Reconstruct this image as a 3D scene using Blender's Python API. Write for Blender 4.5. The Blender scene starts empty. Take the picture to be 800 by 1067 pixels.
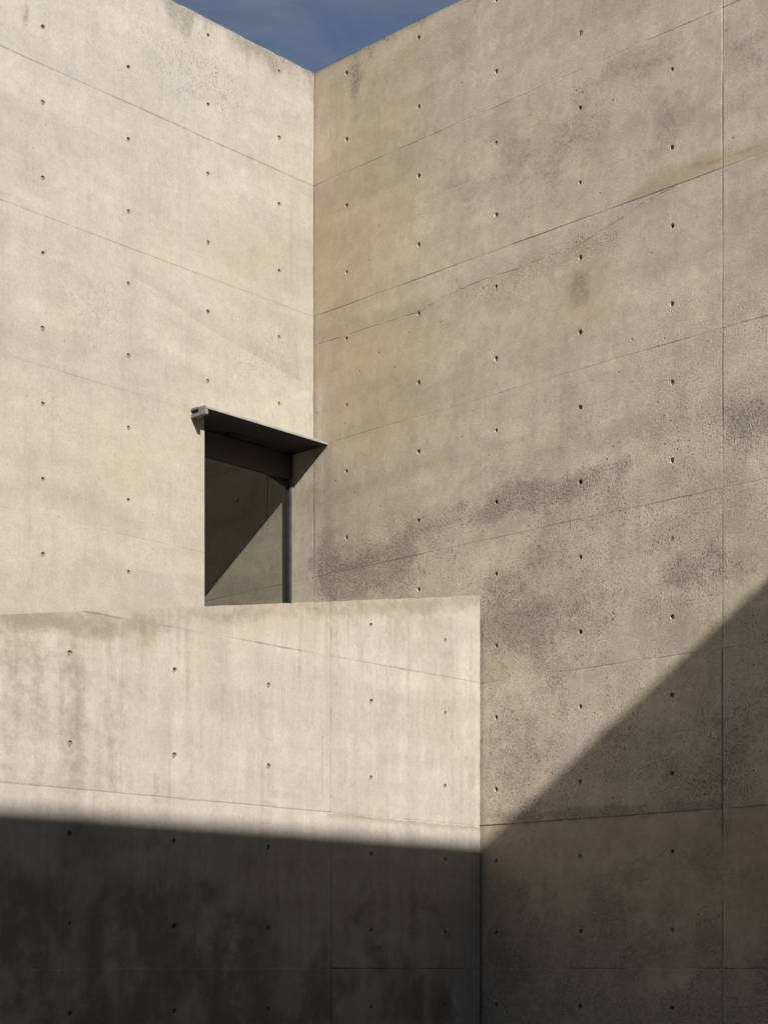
import bpy, bmesh, math, random
from mathutils import Vector, Matrix, noise as mnoise

# ------------------------------------------------------------------ camera, world, sun, exposure
scene = bpy.context.scene
COL = scene.collection

cam_data = bpy.data.cameras.new('camera')
cam_data.sensor_fit = 'HORIZONTAL'
cam_data.sensor_width = 36.0
cam_data.lens = 82.665
cam_data.shift_y = 0.5956            # view camera with rising front: verticals stay parallel
cam_data.clip_start = 0.05
cam_data.clip_end = 4000
cam = bpy.data.objects.new('camera', cam_data)
cam.location = (0, 0, 0)
cam.rotation_euler = (math.radians(90), 0, 0)
COL.objects.link(cam)
scene.camera = cam

SUN_DIR = Vector((0.4641, -0.9638, 0.665)).normalized()      # towards the sun
SUN_EL = math.asin(SUN_DIR.z)
SUN_AZ = math.atan2(SUN_DIR.x, SUN_DIR.y)
world = bpy.data.worlds.new('World')
scene.world = world
world.use_nodes = True
wn, wl = world.node_tree.nodes, world.node_tree.links
wn.clear()
w_out = wn.new('ShaderNodeOutputWorld')
w_bg = wn.new('ShaderNodeBackground')
w_sky = wn.new('ShaderNodeTexSky')
w_sky.sky_type = 'NISHITA'
w_sky.sun_disc = False
w_sky.sun_elevation = SUN_EL
w_sky.sun_rotation = SUN_AZ
w_sky.altitude = 300
w_sky.air_density = 1.0
w_sky.dust_density = 0.6
w_sky.ozone_density = 1.6
# a few thin cirrus wisps in the sky
w_tc = wn.new('ShaderNodeTexCoord')
w_map = wn.new('ShaderNodeMapping')
w_map.inputs['Rotation'].default_value = (0.3, 0.2, 0.9)
w_map.inputs['Scale'].default_value = (9.0, 34.0, 22.0)
w_no = wn.new('ShaderNodeTexNoise')
w_no.inputs['Scale'].default_value = 1.0
w_no.inputs['Detail'].default_value = 7
w_no.inputs['Roughness'].default_value = 0.6
w_no.inputs['Distortion'].default_value = 0.8
w_rmp = wn.new('ShaderNodeMapRange')
w_rmp.inputs['From Min'].default_value = 0.36
w_rmp.inputs['From Max'].default_value = 0.80
w_rmp.inputs['To Max'].default_value = 0.5
w_mix = wn.new('ShaderNodeMix')
w_mix.data_type = 'RGBA'
w_mix.inputs['B'].default_value = (4.3, 4.4, 4.7, 1)
wl.new(w_tc.outputs['Generated'], w_map.inputs['Vector'])
wl.new(w_map.outputs[0], w_no.inputs['Vector'])
wl.new(w_no.outputs['Fac'], w_rmp.inputs['Value'])
wl.new(w_rmp.outputs[0], w_mix.inputs['Factor'])
wl.new(w_sky.outputs[0], w_mix.inputs['A'])
wl.new(w_mix.outputs['Result'], w_bg.inputs['Color'])
w_bg.inputs['Strength'].default_value = 0.043
wl.new(w_bg.outputs[0], w_out.inputs['Surface'])

sun_data = bpy.data.lights.new('sun', 'SUN')
sun_data.energy = 4.5
sun_data.angle = math.radians(0.6)
sun_data.color = (1.0, 0.94, 0.85)
sun = bpy.data.objects.new('sun', sun_data)
sun.rotation_euler = (-SUN_DIR).to_track_quat('-Z', 'Y').to_euler()
sun.location = (6, -6, 14)
COL.objects.link(sun)

vs = scene.view_settings
vs.view_transform = 'Standard'
vs.look = 'None'
vs.exposure = 0.62
vs.gamma = 1
vs.use_curve_mapping = False

scene.cycles.max_bounces = 10
scene.cycles.diffuse_bounces = 5
scene.cycles.transparent_max_bounces = 12

# ------------------------------------------------------------------ frame of the place
GZ = -1.6                                   # courtyard ground (the camera stands at height 0)
CORNER = Vector((-0.483, 12.16, 0))         # inner corner of the two tall walls
U_S = Vector((0.7256, -0.6881, 0))          # along the right wall, out of the corner
U_T = Vector((-0.6881, -0.7256, 0))         # along the left wall, out of the corner
PANEL = 0.9                                 # formwork lift height
TOP = 6.183

def frame_matrix(xaxis, yaxis, origin):
    m = Matrix.Identity(4)
    for r in range(3):
        m[r][0], m[r][1], m[r][2], m[r][3] = xaxis[r], yaxis[r], (0, 0, 1)[r], origin[r]
    return m

def fbm(x, y, z, octv=4):
    return mnoise.fractal(Vector((x, y, z)), 1.0, 2.0, octv)

def sstep(a, b, x):
    t = min(1.0, max(0.0, (x - a) / (b - a)))
    return t * t * (3 - 2 * t)

def tag(o, label=None, cat=None, group=None, kind=None):
    if label: o['label'] = label
    if cat: o['category'] = cat
    if group: o['group'] = group
    if kind: o['kind'] = kind
    return o

def link(name, mesh, mat, parent=None):
    o = bpy.data.objects.new(name, mesh)
    COL.objects.link(o)
    if mat and not mesh.materials:
        mesh.materials.append(mat)
    if parent:
        o.parent = parent
    return o

def add_box(bm, x0, x1, y0, y1, z0, z1):
    v = [bm.verts.new(p) for p in ((x0,y0,z0),(x1,y0,z0),(x1,y1,z0),(x0,y1,z0),(x0,y0,z1),(x1,y0,z1),(x1,y1,z1),(x0,y1,z1))]
    for q in ((0,3,2,1),(4,5,6,7),(0,1,5,4),(1,2,6,5),(2,3,7,6),(3,0,4,7)):
        bm.faces.new([v[i] for i in q])

def finish(bm, name, bevel=0.0):
    if bevel > 0:
        bmesh.ops.bevel(bm, geom=list(bm.edges), offset=bevel, segments=2, affect='EDGES', profile=0.6)
    bmesh.ops.recalc_face_normals(bm, faces=list(bm.faces))
    me = bpy.data.meshes.new(name)
    bm.to_mesh(me)
    bm.free()
    return me

# ------------------------------------------------------------------ materials
class NT:
    def __init__(self, name):
        self.m = bpy.data.materials.new(name)
        self.m.use_nodes = True
        self.n, self.l = self.m.node_tree.nodes, self.m.node_tree.links
        self.n.clear()
        self.out = self.n.new('ShaderNodeOutputMaterial')
    def put(self, sock, v):
        if isinstance(v, (int, float)):
            sock.default_value = v
        elif isinstance(v, tuple):
            sock.default_value = v if len(v) == len(sock.default_value) else v + (1.0,)
        else:
            self.l.new(v, sock)
    def math(self, op, a, b=0.0, clamp=False):
        n = self.n.new('ShaderNodeMath'); n.operation = op; n.use_clamp = clamp
        self.put(n.inputs[0], a); self.put(n.inputs[1], b)
        return n.outputs[0]
    def mix(self, f, a, b, blend='MIX'):
        n = self.n.new('ShaderNodeMix'); n.data_type = 'RGBA'; n.blend_type = blend
        self.put(n.inputs['Factor'], f); self.put(n.inputs['A'], a); self.put(n.inputs['B'], b)
        return n.outputs['Result']
    def rng(self, v, a, b, c=0.0, d=1.0, smooth=True):
        n = self.n.new('ShaderNodeMapRange'); n.interpolation_type = 'SMOOTHSTEP' if smooth else 'LINEAR'
        self.put(n.inputs['Value'], v); self.put(n.inputs['From Min'], a); self.put(n.inputs['From Max'], b)
        self.put(n.inputs['To Min'], c); self.put(n.inputs['To Max'], d)
        return n.outputs['Result']
    def attr(self, name):
        n = self.n.new('ShaderNodeAttribute'); n.attribute_name = name
        return n.outputs['Fac']
    def coords(self, scale=(1,1,1), loc=(0,0,0)):
        if not hasattr(self, 'tc'):
            self.tc = self.n.new('ShaderNodeTexCoord')
        n = self.n.new('ShaderNodeMapping')
        n.inputs['Scale'].default_value = scale; n.inputs['Location'].default_value = loc
        self.l.new(self.tc.outputs['Object'], n.inputs['Vector'])
        return n.outputs[0]
    def noise(self, vec, scale, detail=4, rough=0.55, dist=0.0):
        n = self.n.new('ShaderNodeTexNoise')
        self.l.new(vec, n.inputs['Vector'])
        n.inputs['Scale'].default_value = scale; n.inputs['Detail'].default_value = detail
        n.inputs['Roughness'].default_value = rough; n.inputs['Distortion'].default_value = dist
        return n.outputs['Fac']
    def voronoi(self, vec, scale):
        n = self.n.new('ShaderNodeTexVoronoi')
        self.l.new(vec, n.inputs['Vector'])
        n.inputs['Scale'].default_value = scale
        return n.outputs['Distance'], n.outputs['Color']
    def bump(self, h, strength, dist, prev=None):
        n = self.n.new('ShaderNodeBump')
        n.inputs['Strength'].default_value = strength; n.inputs['Distance'].default_value = dist
        self.l.new(h, n.inputs['Height'])
        if prev is not None: self.l.new(prev, n.inputs['Normal'])
        return n.outputs['Normal']
    def principled(self, color, rough, normal=None, **kw):
        p = self.n.new('ShaderNodeBsdfPrincipled')
        self.put(p.inputs['Base Color'], color); self.put(p.inputs['Roughness'], rough)
        if normal is not None: self.l.new(normal, p.inputs['Normal'])
        for k, v in kw.items(): self.put(p.inputs[k], v)
        self.l.new(p.outputs[0], self.out.inputs['Surface'])
        return p

def concrete(name, col_a, col_b, seed, streak=0.2, comb=0.0, grain=0.10, rough_amt=0.25, grey=(0.13,0.125,0.12),
             warm=(0.36,0.25,0.145), pale=(0.50,0.48,0.44), use_attr=True, mott=1.0, speck=0.3, bump=0.55, bub_d=0.10, patch=0.025, runs=0.03, cloud=1.0, depth=0.8):
    t = NT(name)
    off = (seed * 7.13, seed * 3.7, seed * 5.9)
    P = t.coords(loc=off)
    PF = t.coords(scale=(1, 0.0, 1), loc=off)
    big = t.noise(PF, 0.9, 5, 0.6, 0.4)
    mid = t.noise(PF, 3.2, 7, 0.66, 0.5)
    blot = t.noise(PF, 8.5, 6, 0.7, 0.3)
    st = t.noise(t.coords(scale=(7.0, 0.0, 0.45), loc=off), 1.0, 5, 0.6, 0.15)
    st2 = t.noise(t.coords(scale=(26.0, 0.0, 1.1), loc=off), 1.0, 4, 0.6)
    hz = t.noise(t.coords(scale=(0.5, 0.0, 4.0), loc=off), 1.0, 5, 0.6, 0.3)
    gr = t.noise(PF, 85, 4, 0.7)
    gr2 = t.noise(PF, 190, 2, 0.6)
    f = t.math('ADD', t.math('MULTIPLY', big, 0.5), t.math('MULTIPLY', mid, 0.5))
    c = t.mix(t.rng(f, 0.5 - 0.14 / cloud, 0.5 + 0.14 / cloud), col_a, col_b)
    def mul(c, v, lo, hi, a=0.3, b=0.7):
        k = t.rng(v, a, b, lo, hi)
        n = t.n.new('ShaderNodeCombineColor')
        for i in range(3): t.l.new(k, n.inputs[i])
        return t.mix(1.0, c, n.outputs[0], 'MULTIPLY')
    c = mul(c, st, 1 - streak, 1 + streak * 0.45)
    c = mul(c, st2, 1 - comb, 1 + comb)
    c = mul(c, hz, 1 - 0.10 * mott, 1 + 0.08 * mott)
    c = mul(c, blot, 1 - 0.06 * mott, 1 + 0.05 * mott)
    c = mul(c, gr, 1 - grain, 1 + grain)
    c = mul(c, gr2, 1 - grain * 1.2, 1 + grain * 1.2)
    # crisp laitance patches, thin runs and specks
    pt = t.noise(PF, 5.0, 12, 0.74, 0.6)
    c = mul(c, pt, 1 - patch, 1 + patch, 0.46, 0.54)
    pt2 = t.noise(t.coords(scale=(1.6, 0.0, 1.0), loc=(off[0] + 3, off[1], off[2] + 5)), 14.0, 10, 0.76, 0.4)
    c = mul(c, pt2, 1 - patch * 0.9, 1 + patch * 0.5, 0.44, 0.53)
    run = t.noise(t.coords(scale=(22.0, 0.0, 1.4), loc=off), 1.0, 9, 0.68, 0.25)
    c = mul(c, run, 1 - runs, 1 + runs * 0.25, 0.36, 0.47)
    wsp = t.noise(PF, 130, 2, 0.6)
    c = mul(c, wsp, 1.0, 1 + grain * 0.8, 0.60, 0.70)
    if use_attr:
        a_dark, a_warm, a_pale, a_pit, a_seam, a_jt, a_jw = (t.attr(k) for k in ('stain_shade', 'warmth', 'efflorescence', 'pitting', 'seam', 'joint', 'joint_width'))
        fine = t.noise(PF, 24, 6, 0.72)
        brk = t.math('ADD', t.math('MULTIPLY', fine, 0.55), t.math('MULTIPLY', blot, 0.45))
        # warm blooms
        c = t.mix(t.math('MULTIPLY', a_warm, t.rng(mid, 0.25, 0.7, 0.35, 0.8)), c, warm)
        # dark weathering and painted-in shade, broken up by noise
        d = t.rng(t.math('ADD', a_dark, t.math('MULTIPLY', t.math('SUBTRACT', brk, 0.5), 1.7)), 0.14, 0.85)
        spk = t.rng(t.noise(PF, 78, 6, 0.78), 0.54, 0.43)
        d = t.math('MULTIPLY', d, t.math('ADD', 1 - speck, t.math('MULTIPLY', spk, speck)))
        c = t.mix(t.math('MULTIPLY', d, depth), c, grey)
        # efflorescence
        e = t.math('MULTIPLY', a_pale, t.rng(brk, 0.38, 0.62))
        c = t.mix(t.math('MINIMUM', e, 0.75), c, pale)
        # scoured, pitted skin: small cavities whose density follows the pitting attribute
        rn = t.noise(t.coords(scale=(1.0, 0.0, 0.8), loc=off), 95, 4, 0.68, 0.4)
        pitm = t.math('MULTIPLY', t.rng(rn, 0.445, 0.385), t.rng(t.math('ADD', a_pit, t.math('MULTIPLY', t.math('SUBTRACT', brk, 0.5), 1.5)), 0.12, 0.75))
        c = t.mix(t.math('MULTIPLY', pitm, 0.72), c, (grey[0]*1.05, grey[1]*1.05, grey[2]*1.05))
        # air bubbles
        vd, vc = t.voronoi(t.coords(scale=(1, 0.02, 1), loc=off), 22)
        sep = t.n.new('ShaderNodeSeparateColor'); t.l.new(vc, sep.inputs[0])
        dens = t.math('ADD', t.math('MULTIPLY', a_pit, 0.22), t.math('MULTIPLY', t.rng(mid, 0.45, 0.7), bub_d))
        on = t.math('LESS_THAN', sep.outputs[0], dens)
        rad = t.math('ADD', 0.05, t.math('MULTIPLY', sep.outputs[1], 0.14))
        bub = t.math('MULTIPLY', t.rng(t.math('DIVIDE', vd, rad), 1.0, 0.55), on)
        c = t.mix(t.math('MULTIPLY', bub, 0.55), c, (0.07, 0.065, 0.06))
        sm = t.math('MULTIPLY', a_seam, t.rng(t.noise(PF, 14, 5, 0.75), 0.36, 0.58, 0.18, 1.0))
        c = t.mix(t.math('MULTIPLY', sm, 0.6), c, (0.10, 0.095, 0.09))
        # cold joint between two pours: a ragged hairline, a little dirt caught below it
        jn = t.math('ADD', t.math('MULTIPLY', t.math('SUBTRACT', t.noise(PF, 11, 5, 0.7), 0.5), 0.05), t.math('MULTIPLY', t.math('SUBTRACT', t.noise(PF, 45, 3, 0.7), 0.5), 0.02))
        jd = t.math('ADD', a_jt, t.math('MULTIPLY', jn, t.math('ADD', 0.35, t.math('MULTIPLY', a_jw, 0.65))))
        jl = t.math('MULTIPLY', t.rng(t.math('ABSOLUTE', jd), 0.0075, 0.0015), t.rng(t.noise(PF, 9, 5, 0.75), 0.40, 0.60, 0.05, 1.0))
        below = t.math('MULTIPLY', t.rng(jd, -0.034, -0.002), t.rng(jd, 0.004, 0.0))
        c = t.mix(t.math('MULTIPLY', t.math('MULTIPLY', below, a_jw), 0.62), c, (grey[0]*1.5, grey[1]*1.5, grey[2]*1.5))
        above = t.math('MULTIPLY', t.rng(jd, 0.0, 0.006), t.rng(jd, 0.16, 0.02))
        jl = t.math('MULTIPLY', jl, t.math('MULTIPLY', a_jw, 8.0, True))
        c = t.mix(t.math('MULTIPLY', above, t.math('MULTIPLY', t.math('SUBTRACT', 1.0, a_jw), 0.17)), c, grey)
        foot = t.math('MULTIPLY', t.math('MULTIPLY', t.math('MULTIPLY', a_jw, 4.0, True), t.math('SUBTRACT', 1.0, a_jw)), t.math('MULTIPLY', t.rng(jd, 0.002, -0.004), t.rng(jd, -0.12, -0.01)))
        c = t.mix(t.math('MULTIPLY', foot, 0.22), c, warm)
        c = t.mix(t.math('MULTIPLY', jl, 0.22), c, (0.10, 0.08, 0.07))
        rough_h = t.math('MULTIPLY', t.math('SUBTRACT', gr, 0.5), t.math('ADD', rough_amt, t.math('MULTIPLY', a_pit, 0.7)))
        h = t.math('SUBTRACT', rough_h, t.math('ADD', t.math('MULTIPLY', pitm, 0.55), t.math('ADD', t.math('MULTIPLY', jl, 0.5), t.math('MULTIPLY', bub, 1.4))))
        nrm = t.bump(mid, 0.10, 0.02)
        nrm = t.bump(h, bump, 0.006, nrm)
    else:
        nrm = t.bump(gr, 0.3, 0.004)
    t.principled(c, 0.82, nrm, **{'Specular IOR Level': 0.25})
    return t.m

M_LEFT = concrete('pale_concrete', (0.325, 0.298, 0.253), (0.372, 0.35, 0.309), 1.0, streak=0.04, grain=0.085, rough_amt=0.2, grey=(0.15,0.132,0.105), speck=0.4, bub_d=0.16, cloud=0.8, mott=0.9, patch=0.024, runs=0.045)
M_RIGHT = concrete('weathered_tan_concrete', (0.43, 0.368, 0.29), (0.5, 0.44, 0.357), 2.0, streak=0.05, grain=0.10, rough_amt=0.20, speck=0.62, bump=0.9, grey=(0.125,0.113,0.098), patch=0.05, runs=0.04, cloud=0.9, depth=0.72)
M_LOW = concrete('streaked_concrete', (0.37, 0.34, 0.295), (0.415, 0.385, 0.338), 3.0, streak=0.10, comb=0.015, grain=0.065, rough_amt=0.16, grey=(0.185,0.158,0.118), speck=0.15, bub_d=0.14, cloud=0.7, mott=0.8, patch=0.028, runs=0.085)
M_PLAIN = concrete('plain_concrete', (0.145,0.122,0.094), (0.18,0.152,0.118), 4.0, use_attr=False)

def metal(name, col, rough, metallic=0.0, bump=0.02):
    t = NT(name)
    P = t.coords()
    n1 = t.noise(P, 14, 5, 0.65)
    n2 = t.noise(P, 120, 2, 0.6)
    k = t.rng(n1, 0.3, 0.7, 0.82, 1.12)
    cc = t.n.new('ShaderNodeCombineColor')
    for i in range(3): t.l.new(k, cc.inputs[i])
    c = t.mix(1.0, col, cc.outputs[0], 'MULTIPLY')
    t.principled(c, t.rng(n1, 0.3, 0.7, rough - 0.06, rough + 0.1), t.bump(n2, bump, 0.002), Metallic=metallic)
    return t.m
M_CANOPY = metal('galvanised_steel', (0.27, 0.27, 0.265), 0.55, 0.0, 0.08)
M_SOFFIT = metal('dark_painted_steel', (0.02, 0.02, 0.0195), 0.6)
M_FRAME = metal('grey_window_steel', (0.032, 0.032, 0.033), 0.5, 0.0)
M_SEAL = metal('pale_seal', (0.26, 0.255, 0.25), 0.5)
M_PLUG = metal('mortar_plug', (0.20, 0.178, 0.145), 0.85, 0.0, 0.3)

def glass():
    t = NT('green_tinted_glass')
    tr = t.n.new('ShaderNodeBsdfTransparent'); tr.inputs['Color'].default_value = (0.78, 0.81, 0.77, 1)
    gl = t.n.new('ShaderNodeBsdfGlossy'); gl.inputs['Roughness'].default_value = 0.0
    gl.inputs['Color'].default_value = (0.95, 0.97, 0.96, 1)
    lw = t.n.new('ShaderNodeLayerWeight'); lw.inputs['Blend'].default_value = 0.5
    fr = t.math('ADD', 0.07, t.math('MULTIPLY', t.math('POWER', lw.outputs['Facing'], 5.0), 0.85), True)
    mx = t.n.new('ShaderNodeMixShader')
    t.l.new(fr, mx.inputs[0]); t.l.new(tr.outputs[0], mx.inputs[1]); t.l.new(gl.outputs[0], mx.inputs[2])
    t.l.new(mx.outputs[0], t.out.inputs['Surface'])
    return t.m
M_GLASS = glass()

def ground_mat():
    t = NT('courtyard_paving')
    P = t.coords()
    a = t.noise(P, 0.5, 6, 0.6); b = t.noise(P, 40, 3, 0.6)
    c = t.mix(t.rng(a, 0.3, 0.7), (0.085,0.072,0.058), (0.12,0.102,0.084))
    c = t.mix(t.rng(b, 0.35, 0.65, 0.0, 0.35), c, (0.13,0.125,0.115))
    t.principled(c, 0.9, t.bump(b, 0.4, 0.006))
    return t.m
M_GROUND = ground_mat()

# ------------------------------------------------------------------ cast concrete wall builder
HR = 0.0142          # radius of a form-tie recess
HC = 0.030           # half size of the grid cell that holds one
HD = (0.0085, 0.0155)    # depth of the recess, from nearly flush to open
HD_R = (0.006, 0.030)

def breaks(lo, hi, step, dense, special, keep):
    """grid lines between lo and hi: fine inside dense, plus exact special lines; none inside keep intervals"""
    pts = set()
    x = dense[0]
    while x < dense[1]:
        pts.add(round(x, 4)); x += step
    pts.add(round(dense[1], 4))
    for e in (lo, hi):
        d = dense[0] if e == lo else dense[1]
        n = int(abs(e - d) / 0.4)
        for k in range(1, n + 1): pts.add(round(d + (e - d) * k / (n + 1), 4))
    out = [p for p in pts if lo < p < hi and not any(a - 0.006 < p < b + 0.006 for a, b in keep)]
    sp = [s for s in special if lo < s < hi]
    out = [p for p in out if all(abs(p - s) > 0.006 for s in sp)]
    out += sp + [lo, hi]
    for a, b in keep: out += [a, b]
    return sorted(set(round(p, 4) for p in out if lo <= p <= hi))

G1, G2 = 0.0028, 0.009    # half width of a seam groove, and its shoulder

def cast_wall(name, mat, M, x0, x1, z1, thick, dense_x, dense_z, seams_z, seams_x, holes, fields, opening=None,
              top_fn=None, wave=0.0012, seed=0.0, step=0.023, top_rough=0.004, hd=HD, rim=1.12):
    """a wall cast in lifts: x along, y outward (front face at y = 0), z up from the ground; returns the wall object"""
    b = z1 if top_fn is None else max(top_fn(x0), top_fn(x1))
    spec_x, spec_z = [], []
    for s, d, c in seams_x: spec_x += [s - G2, s - G1, s, s + G1, s + G2]
    for s, d, c in seams_z: spec_z += [s - G2, s - G1, s, s + G1, s + G2]
    kx = sorted(set((round(h[0] - HC, 4), round(h[0] + HC, 4)) for h in holes))
    kz = sorted(set((round(h[1] - HC, 4), round(h[1] + HC, 4)) for h in holes))
    if opening: spec_x += [opening[0], opening[1]]; spec_z += [opening[2], opening[3]]
    xs = breaks(x0, x1, step, dense_x, spec_x, kx)
    zs = breaks(GZ - 0.3, b, step, dense_z, spec_z, kz)
    bm = bmesh.new()
    lay = {k: bm.verts.layers.float.new(k) for k in ('stain_shade', 'warmth', 'efflorescence', 'pitting', 'seam', 'joint', 'joint_width')}
    grid = {}
    def depth(x, z):
        y = wave * fbm(x * 1.7 + seed, seed, z * 1.7, 3) * 2
        # every lift sits a millimetre or so in or out of its neighbours
        px = sum(1 for s, d, c in seams_x if x > s + 0.001); pz = sum(1 for s, d, c in seams_z if z > s + 0.001)
        y += 0.0022 * mnoise.noise(Vector((px * 3.7 + seed, pz * 5.3, 1.7)))
        sm = 0.0
        for s, d, c in seams_z:
            a = abs(z - s)
            if a < G2 * 0.9:
                k = max(0.12, 0.75 + 1.3 * fbm(x * 2.3, s * 9, seed, 5))
                if a < 0.001: y -= d * k
                if a < G1 * 1.1: sm = max(sm, abs(c) * min(1.0, max(0.42, k - 0.05)))
        for s, d, c in seams_x:
            a = abs(x - s)
            if a < G2 * 0.9:
                k = max(0.12, 0.75 + 1.3 * fbm(z * 2.1, s * 9, seed, 5))
                if a < 0.001: y -= d * k
                if a < G1 * 1.1: sm = max(sm, abs(c) * min(1.0, max(0.42, k - 0.05)))
        return y, sm
    for i, x in enumerate(xs):
        for j, z in enumerate(zs):
            y, sm = depth(x, z)
            zz, xx = z, x
            # seams are never ruler straight
            for s, d, c in seams_z:
                if abs(z - s) < G2 * 1.1: zz += 0.0022 * fbm(x * 4.0, s, seed + 2, 3)
            if j == len(zs) - 1 and top_fn is None:
                zz += top_rough * fbm(x * 9.0, 2.2, seed, 4) - 0.009 * max(0, fbm(x * 13.0, 5.2, seed, 3) - 0.22); y -= 0.002 * abs(fbm(x * 14, 7, seed, 3))
            if i == 0:
                xx += 0.0025 * fbm(z * 11.0, 1.1, seed, 4) + 0.008 * max(0, fbm(z * 9.0, 6.2, seed, 4) - 0.25)
            v = bm.verts.new((xx, y, zz - GZ))
            f = fields(x, z)
            for k in f: v[lay[k]] = f[k]
            pxn = sum(1 for s, d, c in seams_x if x > s + 0.001); pzn = sum(1 for s, d, c in seams_z if z > s + 0.001)
            v[lay['warmth']] = max(0, v[lay['warmth']] + 0.16 * mnoise.noise(Vector((pxn * 2.3 + seed, pzn * 4.1, 5.5))))
            v[lay['stain_shade']] = max(0, v[lay['stain_shade']] + 0.10 * mnoise.noise(Vector((pxn * 2.3 + seed, pzn * 4.1, 9.5))))
            v[lay['seam']] = sm
            grid[i, j] = v
    hole_at = {}
    for h in holes:
        i = xs.index(round(h[0] - HC, 4)); j = zs.index(round(h[1] - HC, 4))
        hole_at[i, j] = h
    def inside(xa, xb, za, zb):
        return opening and xa >= opening[0] - 1e-4 and xb <= opening[1] + 1e-4 and za >= opening[2] - 1e-4 and zb <= opening[3] + 1e-4
    N = 16
    def lerp_layers(v, src):
        for k in lay: v[lay[k]] = sum(s[lay[k]] for s in src) / len(src)
    for i in range(len(xs) - 1):
        for j in range(len(zs) - 1):
            if inside(xs[i], xs[i+1], zs[j], zs[j+1]): continue
            q = [grid[i, j], grid[i+1, j], grid[i+1, j+1], grid[i, j+1]]
            if (i, j) not in hole_at:
                f = bm.faces.new(q[::-1]); f.smooth = True
                continue
            h = hole_at[i, j]
            cy = sum(v.co.y for v in q) / 4
            rr = random.Random(h[0] * 91.7 + h[1] * 13.1)
            hr = HR * rr.uniform(0.86, 1.12)
            rings = []
            for r, y in ((hr * rim, 0.0), (hr, -0.0025), (hr * 0.86, -hole_depth(h, hd) - 0.002)):
                ring = []
                for a in range(N):
                    an = math.pi * 2 * (a + 0.5) / N - math.pi * 0.75
                    jit = 1 + (0.09 * rr.uniform(-1, 1) if r > hr else 0.02 * rr.uniform(-1, 1))
                    v = bm.verts.new((h[0] + r * jit * math.cos(an), cy + y, h[1] - GZ + r * jit * math.sin(an)))
                    lerp_layers(v, q); ring.append(v)
                rings.append(ring)
            for c in range(4):       # corner quads of the collar
                a0 = c * 4
                ring = rings[0]
                for a in range(3):
                    bm.faces.new([q[c], ring[(a0 + a + 1 - 0) % N], ring[(a0 + a) % N]][::-1] if False else [q[c], ring[(a0 + a) % N], ring[(a0 + a + 1) % N]])
                bm.faces.new([q[c], ring[(a0 + 3) % N], ring[(a0 + 4) % N], q[(c + 1) % 4]])
            for ra, rb in ((0, 1), (1, 2)):
                for a in range(N):
                    f = bm.faces.new([rings[ra][a], rings[rb][a], rings[rb][(a+1) % N], rings[ra][(a+1) % N]]); f.smooth = True
            bm.faces.new(rings[2][::-1])
    ny = len(zs) - 1
    nx = len(xs) - 1
    if top_fn is None:
        # top face follows the uneven arris
        back = []
        for i, x in enumerate(xs):
            v = bm.verts.new((x, -thick, b - GZ)); lerp_layers(v, [grid[i, ny]]); back.append(v)
        for i in range(nx):
            bm.faces.new([grid[i, ny], grid[i+1, ny], back[i+1], back[i]][::-1])
    def sheet(pts):
        vs_ = [bm.verts.new(p) for p in pts]; bm.faces.new(vs_)
    zb, zt = GZ - 0.3 - GZ, b - GZ
    # ends
    for i, flip in ((0, False), (nx, True)):
        col = [grid[i, j] for j in range(ny + 1)]
        bk = [bm.verts.new((xs[i], -thick, v.co.z)) for v in col]
        for v, s in zip(bk, col): lerp_layers(v, [s])
        for j in range(ny):
            za, zc = zs[j], zs[j+1]
            if opening and abs(xs[i] - (opening[0] if i == 0 else opening[1])) < 1e-3 and za >= opening[2] - 1e-4 and zc <= opening[3] + 1e-4: continue
            bm.faces.new([col[j], bk[j], bk[j+1], col[j+1]])
    # back
    if opening:
        oa, ob, oc, od = opening
        for (a, c, d, e) in ((x0, oa, zb, zt), (ob, x1, zb, zt), (oa, ob, zb, oc - GZ), (oa, ob, od - GZ, zt)):
            if c - a > 1e-3: sheet([(a, -thick, d), (c, -thick, d), (c, -thick, e), (a, -thick, e)])
        # reveals of the opening
        sheet([(oa, 0, od - GZ), (ob, 0, od - GZ), (ob, -thick, od - GZ), (oa, -thick, od - GZ)])
        sheet([(oa, 0, oc - GZ), (ob, 0, oc - GZ), (ob, -thick, oc - GZ), (oa, -thick, oc - GZ)])
        if oa > x0 + 1e-3: sheet([(oa, 0, oc - GZ), (oa, 0, od - GZ), (oa, -thick, od - GZ), (oa, -thick, oc - GZ)])
        if ob < x1 - 1e-3: sheet([(ob, 0, oc - GZ), (ob, 0, od - GZ), (ob, -thick, od - GZ), (ob, -thick, oc - GZ)])
    else:
        sheet([(x0, -thick, zb), (x1, -thick, zb), (x1, -thick, zt), (x0, -thick, zt)])
    sheet([(x0, 0, zb), (x1, 0, zb), (x1, -thick, zb), (x0, -thick, zb)])
    if top_fn is not None:
        # raking top: cut along the slope and cap it
        za, zc = top_fn(x0) - GZ, top_fn(x1) - GZ
        n = Vector((-(zc - za), 0, x1 - x0)).normalized()
        res = bmesh.ops.bisect_plane(bm, geom=list(bm.verts) + list(bm.edges) + list(bm.faces), dist=1e-5,
                                     plane_co=(x0, 0, za), plane_no=n, clear_outer=True, clear_inner=False)
        for v in bm.verts:
            if v.co.y > -0.05:
                k = 1 - (za + (zc - za) * (v.co.x - x0) / (x1 - x0) - v.co.z) / 0.12
                if k > 0:
                    v.co.z += k * (0.0035 * fbm(v.co.x * 8, 3.3, seed, 4) - 0.002 - 0.009 * max(0, fbm(v.co.x * 13.0, 5.2, seed, 3) - 0.22))
        front = sorted([e for e in res['geom_cut'] if isinstance(e, bmesh.types.BMVert) and e.co.y > -0.05], key=lambda v: v.co.x)
        bk = []
        for v in front:
            w = bm.verts.new((v.co.x, -thick, za + (zc - za) * (v.co.x - x0) / (x1 - x0))); lerp_layers(w, [v]); bk.append(w)
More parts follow.
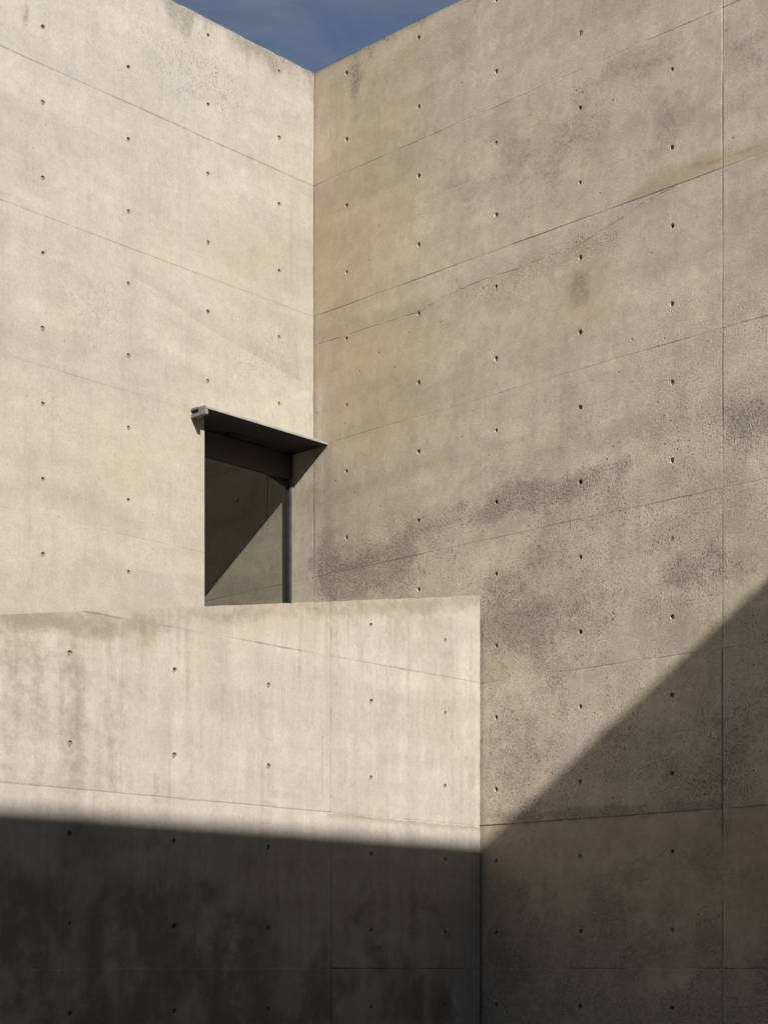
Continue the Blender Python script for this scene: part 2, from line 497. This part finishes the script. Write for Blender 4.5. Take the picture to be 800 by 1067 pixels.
        for a in range(len(front) - 1):
            bm.faces.new([front[a], front[a+1], bk[a+1], bk[a]])
    bmesh.ops.recalc_face_normals(bm, faces=list(bm.faces))
    for e in bm.edges:
        if len({f.smooth for f in e.link_faces}) > 1: e.smooth = False
    me = bpy.data.meshes.new(name)
    bm.to_mesh(me); bm.free()
    o = link(name, me, mat)
    o.matrix_world = M
    return o

def plug_mesh():
    bm = bmesh.new()
    c = bm.verts.new((0, 0.0016, 0)); prev = None
    rings = []
    for r, y in ((0.006, 0.0012), (0.0115, 0.0004), (0.0138, -0.0012)):
        rings.append([bm.verts.new((r * math.cos(a * math.pi / 8), y, r * math.sin(a * math.pi / 8))) for a in range(16)])
    for a in range(16):
        bm.faces.new([c, rings[0][a], rings[0][(a+1) % 16]])
        for k in range(2):
            bm.faces.new([rings[k][a], rings[k+1][a], rings[k+1][(a+1) % 16], rings[k][(a+1) % 16]])
    bm.faces.new(rings[2])
    me = finish(bm, 'tie_hole_plug')
    me.materials.append(M_PLUG)
    for p in me.polygons: p.use_smooth = True
    return me
PLUG = plug_mesh()
def hole_depth(h, hd):
    return random.Random(h[0] * 53.1 + h[1] * 7.7).uniform(*hd)

def add_plugs(wall, holes, hd):
    for h in holes:
        p = bpy.data.objects.new('tie_hole_plug', PLUG)
        COL.objects.link(p)
        p.parent = wall
        rr = random.Random(h[0] * 17.7 + h[1] * 3.1)
        p.location = (h[0], -hole_depth(h, hd) + rr.uniform(-0.001, 0.002), h[1] - GZ)
        p.rotation_euler = (rr.uniform(-0.12, 0.12), rr.uniform(0, 6), rr.uniform(-0.12, 0.12))

def field_fn(data, base, joints=(), x_of=lambda x: x):
    """weathering of a wall: soft patches and bands in wall coordinates"""
    def f(x, z):
        x = x_of(x)
        out = base(x, z)
        wob = 0.75 * fbm(x * 4, 1.3, z * 4, 5) + 0.35 * fbm(x * 15, 4.1, z * 12, 3)
        for pts, wd in joints:
            for (ax, az), (bx, bz) in zip(pts, pts[1:]):
                if min(ax, bx) <= x <= max(ax, bx):
                    d = z - (az + (bz - az) * (x - ax) / (bx - ax))
                    if abs(d) < abs(out['joint']): out['joint'] = d; out['joint_width'] = wd
        for kind, shape, s in data:
            if shape[0] == 'E':
                _, cx, cz, rx, rz = shape
                d = math.hypot((x - cx) / rx, (z - cz) / rz)
                if d > 2.2: continue
                k = s * sstep(1.75, 0.1, d + wob)
            else:
                _, pts, w = shape
                d = 9.0
                for (ax, az), (bx, bz) in zip(pts, pts[1:]):
                    if min(ax, bx) - 4 * w > x or max(ax, bx) + 4 * w < x: continue
                    L2 = (bx-ax)**2 + (bz-az)**2
                    t = max(0, min(1, ((x-ax)*(bx-ax) + (z-az)*(bz-az)) / L2))
                    d = min(d, math.hypot(x - ax - t*(bx-ax), z - az - t*(bz-az)))
                if d > 3 * w: continue
                k = s * sstep(1.7, 0.1, d / w + wob * 0.9)
            out[kind] = 1 - (1 - out[kind]) * (1 - k) if kind != 'pitting' else min(1.3, out[kind] + k)
        return out
    return f

def blank(): return {'joint': 1.0, 'joint_width': 0.0, 'stain_shade': 0.0, 'warmth': 0.0, 'efflorescence': 0.0, 'pitting': 0.0}

# ------------------------------------------------------------------ the setting: ground
bm = bmesh.new()
R = 1500
vv = [bm.verts.new(p) for p in ((-R,-R,0),(R,-R,0),(R,R,0),(-R,R,0))]
bm.faces.new(vv)
g = link('ground', finish(bm, 'ground'), M_GROUND)
g.location = (0, 0, GZ)
tag(g, kind='structure')

# ------------------------------------------------------------------ tall pale wall on the left, with the window
OP_T, OP_TOP, OP_BOT = 0.991, 3.612, 1.05
STAIN_L = [
    ('pitting', ('E', 0.974, 5.798, 0.42, 0.218), 0.5),
    ('pitting', ('E', 1.79, 4.08, 0.455, 0.177), 0.3),
    ('pitting', ('E', 0.511, 4.107, 0.265, 0.257), 0.3),
    ('pitting', ('E', 2.149, 3.347, 0.286, 0.346), 0.25),
    ('stain_shade', ('E', 2.377, 5.652, 0.027, 0.074), 0.8),
    ('stain_shade', ('E', 2.391, 5.505, 0.02, 0.114), 0.3),
    ('stain_shade', ('E', 0.58, 6.148, 0.139, 0.089), 0.45),
    ('stain_shade', ('E', 0.64, 5.889, 0.051, 0.242), 0.25),
    ('stain_shade', ('E', 0.156, 6.112, 0.064, 0.118), 0.3),
    ('stain_shade', ('E', 0.335, 6.15, 0.089, 0.065), 0.4),
    ('stain_shade', ('E', 1.972, 5.636, 0.131, 0.058), 0.3),
    ('stain_shade', ('E', 2.022, 2.899, 0.262, 0.151), 0.25),
    ('stain_shade', ('E', 1.319, 5.153, 0.19, 0.11), 0.22),
    ('stain_shade', ('E', 0.682, 5.651, 0.077, 0.317), 0.15),
    ('stain_shade', ('E', 0.884, 5.192, 0.067, 0.031), 0.35),
    ('efflorescence', ('E', 0.64, 5.73, 0.103, 0.255), 0.3),
    ('efflorescence', ('E', 1.936, 4.742, 0.22, 0.117), 0.25),
    ('stain_shade', ('E', 1.489, 3.679, 0.233, 0.362), 0.12),
    ('warmth', ('E', 0.682, 4.699, 0.526, 0.254), 0.2),
    ('stain_shade', ('E', 0.682, 4.572, 0.436, 0.076), 0.15)]
def base_left(t, z):
    o = blank()
    e = TOP - z
    n = fbm(t * 6, 0.5, 3.0, 4)
    drip = 0.09 + 0.5 * max(0, 0.2 + n)
    o['stain_shade'] = 0.95 * sstep(drip, 0.0, e) * (0.62 + 0.5 * max(-0.5, fbm(t * 3, 1, 9, 3)))
    o['stain_shade'] = max(o['stain_shade'], 0.8 * sstep(0.055 + 0.09 * max(-0.3, n), 0.0, e))
    o['pitting'] = 0.06 + 0.10 * max(0, fbm(t * 1.2, 4, z * 1.2, 3))
    o['warmth'] = 0.14 * max(0, fbm(t * 1.5, 8, z * 2.0, 3)) + 0.15 * sstep(5.0, 2.2, z)
    return o
ROWS = [(k + 0.25) * PANEL for k in range(-1, 7)] + [(k + 0.75) * PANEL for k in range(-1, 7)]
holes_l = [(t, z) for t in (0.3255, 0.9585, 1.611, 2.2545, 2.898) for z in ROWS
           if not (t < OP_T + 0.05 and z < OP_TOP + 0.05) and z > 1.0]
seams_l = [(6*PANEL, 0.0020, 0.6), (5*PANEL, 0.0014, 0.45), (4*PANEL, 0.0013, 0.35), (3*PANEL, 0.0013, 0.28), (2*PANEL, 0.003, 0.5), (PANEL, 0.003, 0.5), (0.0, 0.003, 0.5)]
left = cast_wall('concrete_wall', M_LEFT, frame_matrix(U_T, U_S, CORNER + Vector((0, 0, GZ))),
                 0.007, 15.0, TOP, 0.32, (0.03, 3.3), (1.0, TOP), seams_l, [(0.03, 0.0015, 0.25), (6.45, 0.003, 0.5)],
                 holes_l + [(t, z) for t in (3.541, 4.185, 4.828, 5.472) for z in ROWS if z > 1.0],
                 field_fn(STAIN_L, base_left, [([(1.603, 4.322), (1.412, 4.304), (1.096, 4.194), (0.682, 4.115), (0.335, 4.054), (0.138, 4.031)], 0.0)]), opening=(0.007, OP_T, OP_BOT, OP_TOP), seed=1.3)
tag(left, 'tall pale sunlit concrete wall at left holding the dark window under a thin steel canopy', 'wall', kind='thing')
add_plugs(left, holes_l, HD)

# steel canopy over the window
def wl_(name, bm, mat, parent, bevel=0.0):
    return link(name, finish(bm, name, bevel), mat, parent)
zc = -GZ
bm = bmesh.new()
add_box(bm, 0.003, 1.097, -0.205, 0.136, 3.588 + zc, 3.600 + zc)           # plate
canopy = wl_('canopy', bm, M_SOFFIT, left, 0.0015)
bm = bmesh.new()
add_box(bm, 0.003, 1.099, 0.1365, 0.1415, 3.5885 + zc, 3.6005 + zc)          # front lip
wl_('fascia', bm, M_CANOPY, canopy, 0.001)
bm = bmesh.new()
add_box(bm, 0.003, 1.099, 0.002, 0.1355, 3.6005 + zc, 3.606 + zc)          # top sheet, lapped on the wall
wl_('flashing', bm, M_CANOPY, canopy, 0.001)
bm = bmesh.new()                                                           # the open end of the steel channel
add_box(bm, 1.078, 1.104, 0.072, 0.139, 3.553 + zc, 3.5865 + zc)
add_box(bm, 1.0995, 1.104, 0.072, 0.139, 3.5875 + zc, 3.607 + zc)
add_box(bm, 1.06, 1.106, 0.001, 0.071, 3.552 + zc, 3.574 + zc)
add_box(bm, 1.0985, 1.106, 0.001, 0.071, 3.598 + zc, 3.612 + zc)
wl_('bracket', bm, metal('weathered_steel', (0.17, 0.168, 0.165), 0.6), canopy, 0.0012)
bm = bmesh.new()
add_box(bm, 0.30, 0.66, -0.175, -0.125, 3.580 + zc, 3.5875 + zc)
wl_('vent_slot', bm, metal('black_slot', (0.012,0.012,0.012), 0.7), canopy, 0.001)

# window: steel frame and one pane
bm = bmesh.new()
add_box(bm, 0.0165, 0.031, -0.237, -0.208, OP_BOT + zc, 3.4185 + zc)        # jamb against the right wall
add_box(bm, 0.003, 0.008, -0.237, -0.216, OP_BOT + zc, 3.4185 + zc)         # outer channel of the same jamb
add_box(bm, 0.0085, 0.016, -0.245, -0.235, OP_BOT + zc, 3.4185 + zc)
add_box(bm, 0.003, 0.990, -0.30, -0.210, 3.419 + zc, 3.587 + zc)           # head
add_box(bm, 0.032, 0.930, -0.237, -0.215, OP_BOT + zc, OP_BOT + 0.06 + zc)  # sill rail
add_box(bm, 0.931, 0.990, -0.237, -0.208, OP_BOT + zc, 3.4185 + zc)
window = wl_('window_frame', bm, M_FRAME, left, 0.0012)
bm = bmesh.new()
add_box(bm, 0.0104, 0.0142, -0.2345, -0.2005, OP_BOT + zc, 3.4185 + zc)
wl_('glazing_seal', bm, M_SEAL, window)
bm = bmesh.new()
vv = [bm.verts.new(p) for p in ((0.028, -0.233, OP_BOT + 0.05 + zc), (0.935, -0.233, OP_BOT + 0.05 + zc), (0.935, -0.233, 3.425 + zc), (0.028, -0.233, 3.425 + zc))]
bm.faces.new(vv)
wl_('pane', bm, M_GLASS, window)

# ------------------------------------------------------------------ tall weathered wall on the right
STAIN_R = [
    ('pitting', ('L', [(0.122, 2.662), (0.666, 2.771), (1.01, 2.883), (1.5, 2.877), (1.963, 2.913), (2.4, 2.917)], 0.105), 0.6),
    ('stain_shade', ('L', [(0.122, 2.662), (0.666, 2.771), (1.01, 2.883), (1.5, 2.877), (1.963, 2.913), (2.4, 2.917)], 0.072), 0.55),
    ('stain_shade', ('E', 2.023, 2.931, 0.518, 0.129), 0.7),
    ('pitting', ('E', 2.257, 2.829, 0.318, 0.162), 0.4),
    ('stain_shade', ('E', 0.15, 2.757, 0.13, 0.263), 0.6),
    ('stain_shade', ('E', 0.577, 2.613, 0.516, 0.141), 0.65),
    ('pitting', ('E', 0.577, 2.625, 0.516, 0.16), 0.4),
    ('pitting', ('E', 1.963, 2.118, 0.401, 0.324), 0.45),
    ('stain_shade', ('E', 1.903, 2.156, 0.404, 0.325), 0.68),
    ('pitting', ('E', 1.697, 2.214, 0.153, 0.239), 0.4),
    ('pitting', ('E', 3.044, 2.246, 0.243, 0.175), 0.55),
    ('stain_shade', ('E', 3.044, 2.263, 0.287, 0.131), 0.72),
    ('stain_shade', ('E', 3.467, 3.033, 0.253, 0.138), 0.66),
    ('pitting', ('E', 3.455, 3.009, 0.271, 0.16), 0.6),
    ('stain_shade', ('E', 3.455, 2.263, 0.146, 0.085), 0.45),
    ('stain_shade', ('E', 2.4, 1.773, 0.413, 0.114), 0.3),
    ('stain_shade', ('E', 3.455, 1.225, 0.182, 0.32), 0.35),
    ('stain_shade', ('E', 2.813, 0.39, 0.702, 0.334), 0.3),
    ('stain_shade', ('E', 2.185, 0.116, 0.629, 0.29), 0.34),
    ('stain_shade', ('E', 1.963, 0.294, 0.148, 0.353), 0.3),
    ('stain_shade', ('E', 3.025, 3.264, 0.052, 0.208), 0.35),
    ('pitting', ('E', 2.946, 2.592, 0.385, 0.11), 0.3),
    ('pitting', ('E', 1.812, 1.307, 0.373, 0.297), 0.4),
    ('stain_shade', ('E', 1.812, 1.337, 0.3, 0.267), 0.55),
    ('stain_shade', ('E', 2.88, 1.219, 0.575, 0.222), 0.45),
    ('stain_shade', ('E', 2.61, 0.925, 0.783, 0.045), 0.5),
    ('stain_shade', ('E', 2.221, 5.105, 0.525, 0.255), 0.28),
    ('stain_shade', ('E', 2.999, 4.881, 0.168, 0.088), 0.4),
    ('stain_shade', ('E', 2.979, 5.228, 0.445, 0.22), 0.27),
    ('stain_shade', ('E', 1.963, 4.913, 0.646, 0.2), 0.3),
    ('stain_shade', ('E', 2.54, 5.3, 0.601, 0.079), 0.22),
    ('stain_shade', ('E', 0.407, 5.937, 0.045, 0.142), 0.7),
    ('stain_shade', ('E', 0.38, 5.726, 0.09, 0.058), 0.4),
    ('stain_shade', ('E', 0.416, 6.076, 0.126, 0.078), 0.25),
    ('stain_shade', ('E', 0.984, 5.501, 0.067, 0.125), 0.3),
    ('stain_shade', ('E', 0.316, 4.876, 0.055, 0.117), 0.25),
    ('stain_shade', ('E', 3.485, 5.048, 0.181, 0.266), 0.45),
    ('stain_shade', ('E', 2.286, 4.103, 0.057, 0.11), 0.6),
    ('warmth', ('E', 2.286, 4.092, 0.171, 0.207), 0.65),
    ('warmth', ('L', [(2.644, 4.531), (2.946, 4.551), (3.205, 4.552), (3.576, 4.514)], 0.045), 0.8),
    ('stain_shade', ('L', [(3.109, 4.571), (3.281, 4.544), (3.516, 4.55)], 0.016), 0.5),
    ('warmth', ('E', 0.488, 5.6, 0.437, 0.579), 0.3),
    ('warmth', ('E', 0.666, 3.886, 0.511, 0.382), 0.3),
    ('warmth', ('E', 1.963, 4.001, 0.646, 0.235), 0.22),
    ('warmth', ('E', 0.215, 4.904, 0.273, 0.785), 0.2),
    ('efflorescence', ('E', 0.061, 3.76, 0.021, 0.224), 0.8),
    ('efflorescence', ('E', 0.075, 3.329, 0.023, 0.171), 0.7),
    ('efflorescence', ('E', 0.028, 2.974, 0.019, 0.198), 0.4),
    ('stain_shade', ('L', [(1.259, 4.427), (1.812, 4.42), (2.257, 4.423), (2.54, 4.449)], 0.043), 0.2),
    ('pitting', ('L', [(1.5, 4.24), (2.112, 4.325), (2.54, 4.336)], 0.085), 0.55),
    ('stain_shade', ('L', [(0.122, 2.728), (0.666, 2.752)], 0.013), 0.3),
    ('stain_shade', ('L', [(0.085, 2.714), (0.169, 3.213), (0.103, 3.554)], 0.033), 0.35),
    ('stain_shade', ('L', [(1.548, 0.966), (2.54, 0.93), (3.281, 0.927)], 0.024), 0.5)]
PITS_R = 2.75
def base_right(s, z):
    o = blank()
    e = TOP - z
    n = fbm(s * 6, 0.7, 1.0, 4)
    o['stain_shade'] = 0.95 * sstep(0.05 + 0.2 * max(0, 0.2 + n), 0.0, e) * (0.55 + 0.5 * max(-0.5, fbm(s * 3, 1, 2, 3)))
    o_top = 0.8 * sstep(0.045 + 0.07 * max(-0.3, n), 0.0, e)
    m = fbm(s * 1.1, 2.0, z * 1.1, 4)
    m2 = fbm(s * 2.6, 5.0, z * 2.6, 4)
    rough = sstep(4.1, 2.6, z + 0.25 * (s - 1.5) * -1)
    o['pitting'] = max(0, 0.05 + 0.36 * rough + 0.22 * m + 0.16 * m2 * rough) if s > 0 else 0.04
    o['stain_shade'] = max(o['stain_shade'], 0.30 * max(0, m2 + 0.04) * (0.65 + 0.35 * rough)) if s > 0 else 0.0
    o['warmth'] = 0.16 * sstep(1.12, 1.03, s + 0.03 * m2) + 0.30 * sstep(1.8, 0.0, s) * sstep(2.4, 3.6, z) + 0.16 * max(0, m) if s > 0 else 0.0
    o['stain_shade'] = max(o['stain_shade'], o_top)
    # the lowest lifts: smoother and browner skin, shade deepened in the colour towards the foot
    lowl = sstep(0.93, 0.88, z) if s > 0 else 0
    o['pitting'] = o['pitting'] * (1 - 0.65 * lowl)
    o['warmth'] = min(1, o['warmth'] + lowl * (0.40 + 0.5 * max(0, m)) * sstep(-0.5, 0.6, z))
    o['stain_shade'] = max(o['stain_shade'], (0.12 + 0.62 * sstep(0.5, -0.35, z) + 0.5 * m2) * lowl)
    for hs in cols_r:                     # rain has drawn faint tails below the recesses
        if abs(s - hs) < 0.05:
            f = (z / (PANEL / 2) - 0.5) % 1.0
            q = ((1 - f) % 1.0) * PANEL / 2
            o['stain_shade'] = max(o['stain_shade'], 0.42 * sstep(0.035, 0.008, abs(s - hs + 0.01 * n)) * sstep(0.20, 0.02, q) * (0.6 + 0.8 * mnoise.noise(Vector((hs * 7, math.floor(z / (PANEL / 2) + 0.5) * 3.1, 2)))))
    return o
cols_r = (0.317, 0.977, 1.634, 2.290, 2.948, 3.606)
holes_r = [(-s, z) for s in cols_r for z in ROWS]
seams_r = [(6*PANEL, 0.0026, 0.7), (5*PANEL, 0.0022, 0.55), (4*PANEL, 0.002, 0.6), (3*PANEL, 0.0014, 0.4), (2*PANEL, 0.002, 0.5), (PANEL, 0.005, 0.8), (0.0, 0.003, 0.8)]
right = cast_wall('concrete_wall', M_RIGHT, frame_matrix(-U_S, U_T, CORNER + Vector((0, 0, GZ))),
                  -10.0, 6.4, TOP, 0.32, (-4.4, 1.3), (-0.6, TOP), seams_r,
                  [(-3.284, 0.0035, 0.8), (0.0, 0.0028, 0.32), (-5.25, 0.004, 0.6)],
                  holes_r + [(-s, z) for s in (4.264, 4.922, 5.579) for z in ROWS],
                  field_fn(STAIN_R, base_right, [([(0.009, 4.3), (0.307, 4.293), (0.577, 4.29), (0.984, 4.282), (1.177, 4.319), (1.5, 4.343), (1.812, 4.337), (2.038, 4.345), (2.257, 4.348), (2.54, 4.41), (2.712, 4.455), (2.979, 4.496)], 0.25), ([(1.119, 4.991), (1.259, 5.004), (1.421, 4.998)], 0.1), ([(0.122, 2.708), (0.443, 2.71), (0.666, 2.72)], 0.1)], x_of=lambda x: -x), seed=4.1, wave=0.0016, hd=HD_R, rim=1.07)
tag(right, 'tall weathered tan concrete wall at right with pitted grey patches and a diagonal shadow', 'wall', kind='thing')
add_plugs(right, holes_r, HD_R)

# ------------------------------------------------------------------ low stair wall with a raking top
LOW_S = 1.521
STAIN_W = [
    ('stain_shade', ('L', [(3.594, 1.676), (3.313, 1.726), (2.959, 1.747), (2.386, 1.864), (1.459, 2.036), (0.563, 2.203), (0.024, 2.319)], 0.042), 0.32),
    ('stain_shade', ('L', [(3.483, 1.706), (3.244, 1.717), (3.079, 1.692), (2.947, 1.7)], 0.033), 0.5),
    ('stain_shade', ('E', 2.711, 1.444, 0.051, 0.349), 0.22),
    ('stain_shade', ('E', 2.184, 1.504, 0.055, 0.363), 0.2),
    ('stain_shade', ('E', 3.139, 1.299, 0.059, 0.385), 0.2),
    ('stain_shade', ('E', 1.281, 1.746, 0.039, 0.177), 0.4),
    ('stain_shade', ('E', 1.304, 1.937, 0.063, 0.077), 0.3),
    ('stain_shade', ('E', 0.735, 2.045, 0.347, 0.104), 0.22),
    ('stain_shade', ('E', 2.971, 1.292, 0.037, 0.098), 0.25),
    ('stain_shade', ('E', 2.628, 0.902, 0.019, 0.301), 0.4),
    ('efflorescence', ('E', 3.121, 0.241, 0.048, 0.193), 0.5),
    ('efflorescence', ('E', 1.066, -0.141, 0.049, 0.135), 0.5),
    ('efflorescence', ('E', 3.399, 0.565, 0.114, 0.188), 0.4),
    ('efflorescence', ('E', 1.366, 0.331, 0.023, 0.331), 0.4),
    ('stain_shade', ('E', 3.079, 0.532, 0.151, 0.145), 0.5),
    ('stain_shade', ('E', 1.831, 0.186, 0.146, 0.24), 0.5),
    ('stain_shade', ('E', 2.711, 0.647, 0.391, 0.07), 0.4),
    ('stain_shade', ('E', 1.974, -0.105, 0.143, 0.105), 0.35),
    ('stain_shade', ('E', 0.649, 0.406, 0.043, 0.174), 0.4),
    ('stain_shade', ('E', 3.371, 1.51, 0.173, 0.057), 0.2)]
def low_top(t): return 2.357 - 0.18 * (t - 0.0148)
def base_low(t, z):
    o = blank()
    e = low_top(t) - z
    n = fbm(t * 5, 0.9, 6.0, 4)
    o['stain_shade'] = 0.45 * sstep(0.12 + 0.34 * max(0, 0.15 + n), 0.0, e)
    o['warmth'] = 0.34 * sstep(0.30 + 0.3 * n, 0.0, e)
    st = fbm(t * 7, 3.0, z * 0.35, 4)
    o['stain_shade'] = max(o['stain_shade'], 0.15 + 0.09 * sstep(1.2, 3.4, t) + 0.26 * st)
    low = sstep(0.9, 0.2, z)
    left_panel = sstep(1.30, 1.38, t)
    o['stain_shade'] = max(o['stain_shade'], low * max(0, 0.16 + 0.46 * left_panel + 1.0 * fbm(t * 2.6, 6, z * 1.7, 6) + 0.45 * fbm(t * 11, 2, z * 6, 4)))  # mottled stains, plus shade below the shadow edge deepened in the colour
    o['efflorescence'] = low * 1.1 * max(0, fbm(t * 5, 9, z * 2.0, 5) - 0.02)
    o['pitting'] = 0.08 + 0.12 * max(0, fbm(t * 1.3, 4, z * 1.3, 3)) + 0.2 * low
    o['warmth'] = max(o['warmth'], 0.15 * max(0, fbm(t * 1.5, 8, z * 2.0, 3)))
    return o
holes_w = [(t, z) for t in (0.352, 1.009, 1.831, 2.505, 3.18, 3.855) for z in ROWS if z < low_top(t) - 0.06]
seams_w = [(2*PANEL, 0.003, 0.9), (PANEL, 0.0016, 0.35), (0.0, 0.0035, 0.6)]
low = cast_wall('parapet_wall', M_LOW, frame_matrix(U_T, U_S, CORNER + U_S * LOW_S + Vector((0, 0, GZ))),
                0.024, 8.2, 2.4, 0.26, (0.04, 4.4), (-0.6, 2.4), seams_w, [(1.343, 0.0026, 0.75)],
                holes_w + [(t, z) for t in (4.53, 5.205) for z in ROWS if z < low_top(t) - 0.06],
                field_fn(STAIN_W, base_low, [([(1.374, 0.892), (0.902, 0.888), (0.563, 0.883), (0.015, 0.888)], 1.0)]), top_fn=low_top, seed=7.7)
tag(low, 'low concrete parapet with a gently raking top, half sunlit above and dark below', 'parapet', kind='thing')
add_plugs(low, holes_w, HD)

# ------------------------------------------------------------------ the other side of the courtyard: its top edge throws the shadow
OPP_S = 1.521 + (TOP - 0.787) / 0.665
bm = bmesh.new()
add_box(bm, 0.0, 15.0, -0.32, 0.0, -0.3, TOP - GZ)
opp = link('concrete_wall', finish(bm, 'concrete_wall'), M_PLAIN)
opp.matrix_world = frame_matrix(-U_T, -U_S, CORNER + U_T * 15.02 + U_S * OPP_S + Vector((0, 0, GZ)))
tag(opp, 'plain concrete wall closing the courtyard opposite the window', 'wall', kind='thing')

# ------------------------------------------------------------------ room behind the window
bm = bmesh.new()
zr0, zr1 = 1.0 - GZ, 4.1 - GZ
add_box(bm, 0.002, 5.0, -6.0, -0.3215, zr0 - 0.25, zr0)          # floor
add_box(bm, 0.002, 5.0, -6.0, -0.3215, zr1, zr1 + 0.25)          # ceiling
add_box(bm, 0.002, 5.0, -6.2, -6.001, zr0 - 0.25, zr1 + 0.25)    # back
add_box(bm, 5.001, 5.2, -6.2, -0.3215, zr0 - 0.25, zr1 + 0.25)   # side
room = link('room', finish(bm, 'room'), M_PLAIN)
room.matrix_world = left.matrix_world
tag(room, kind='structure')
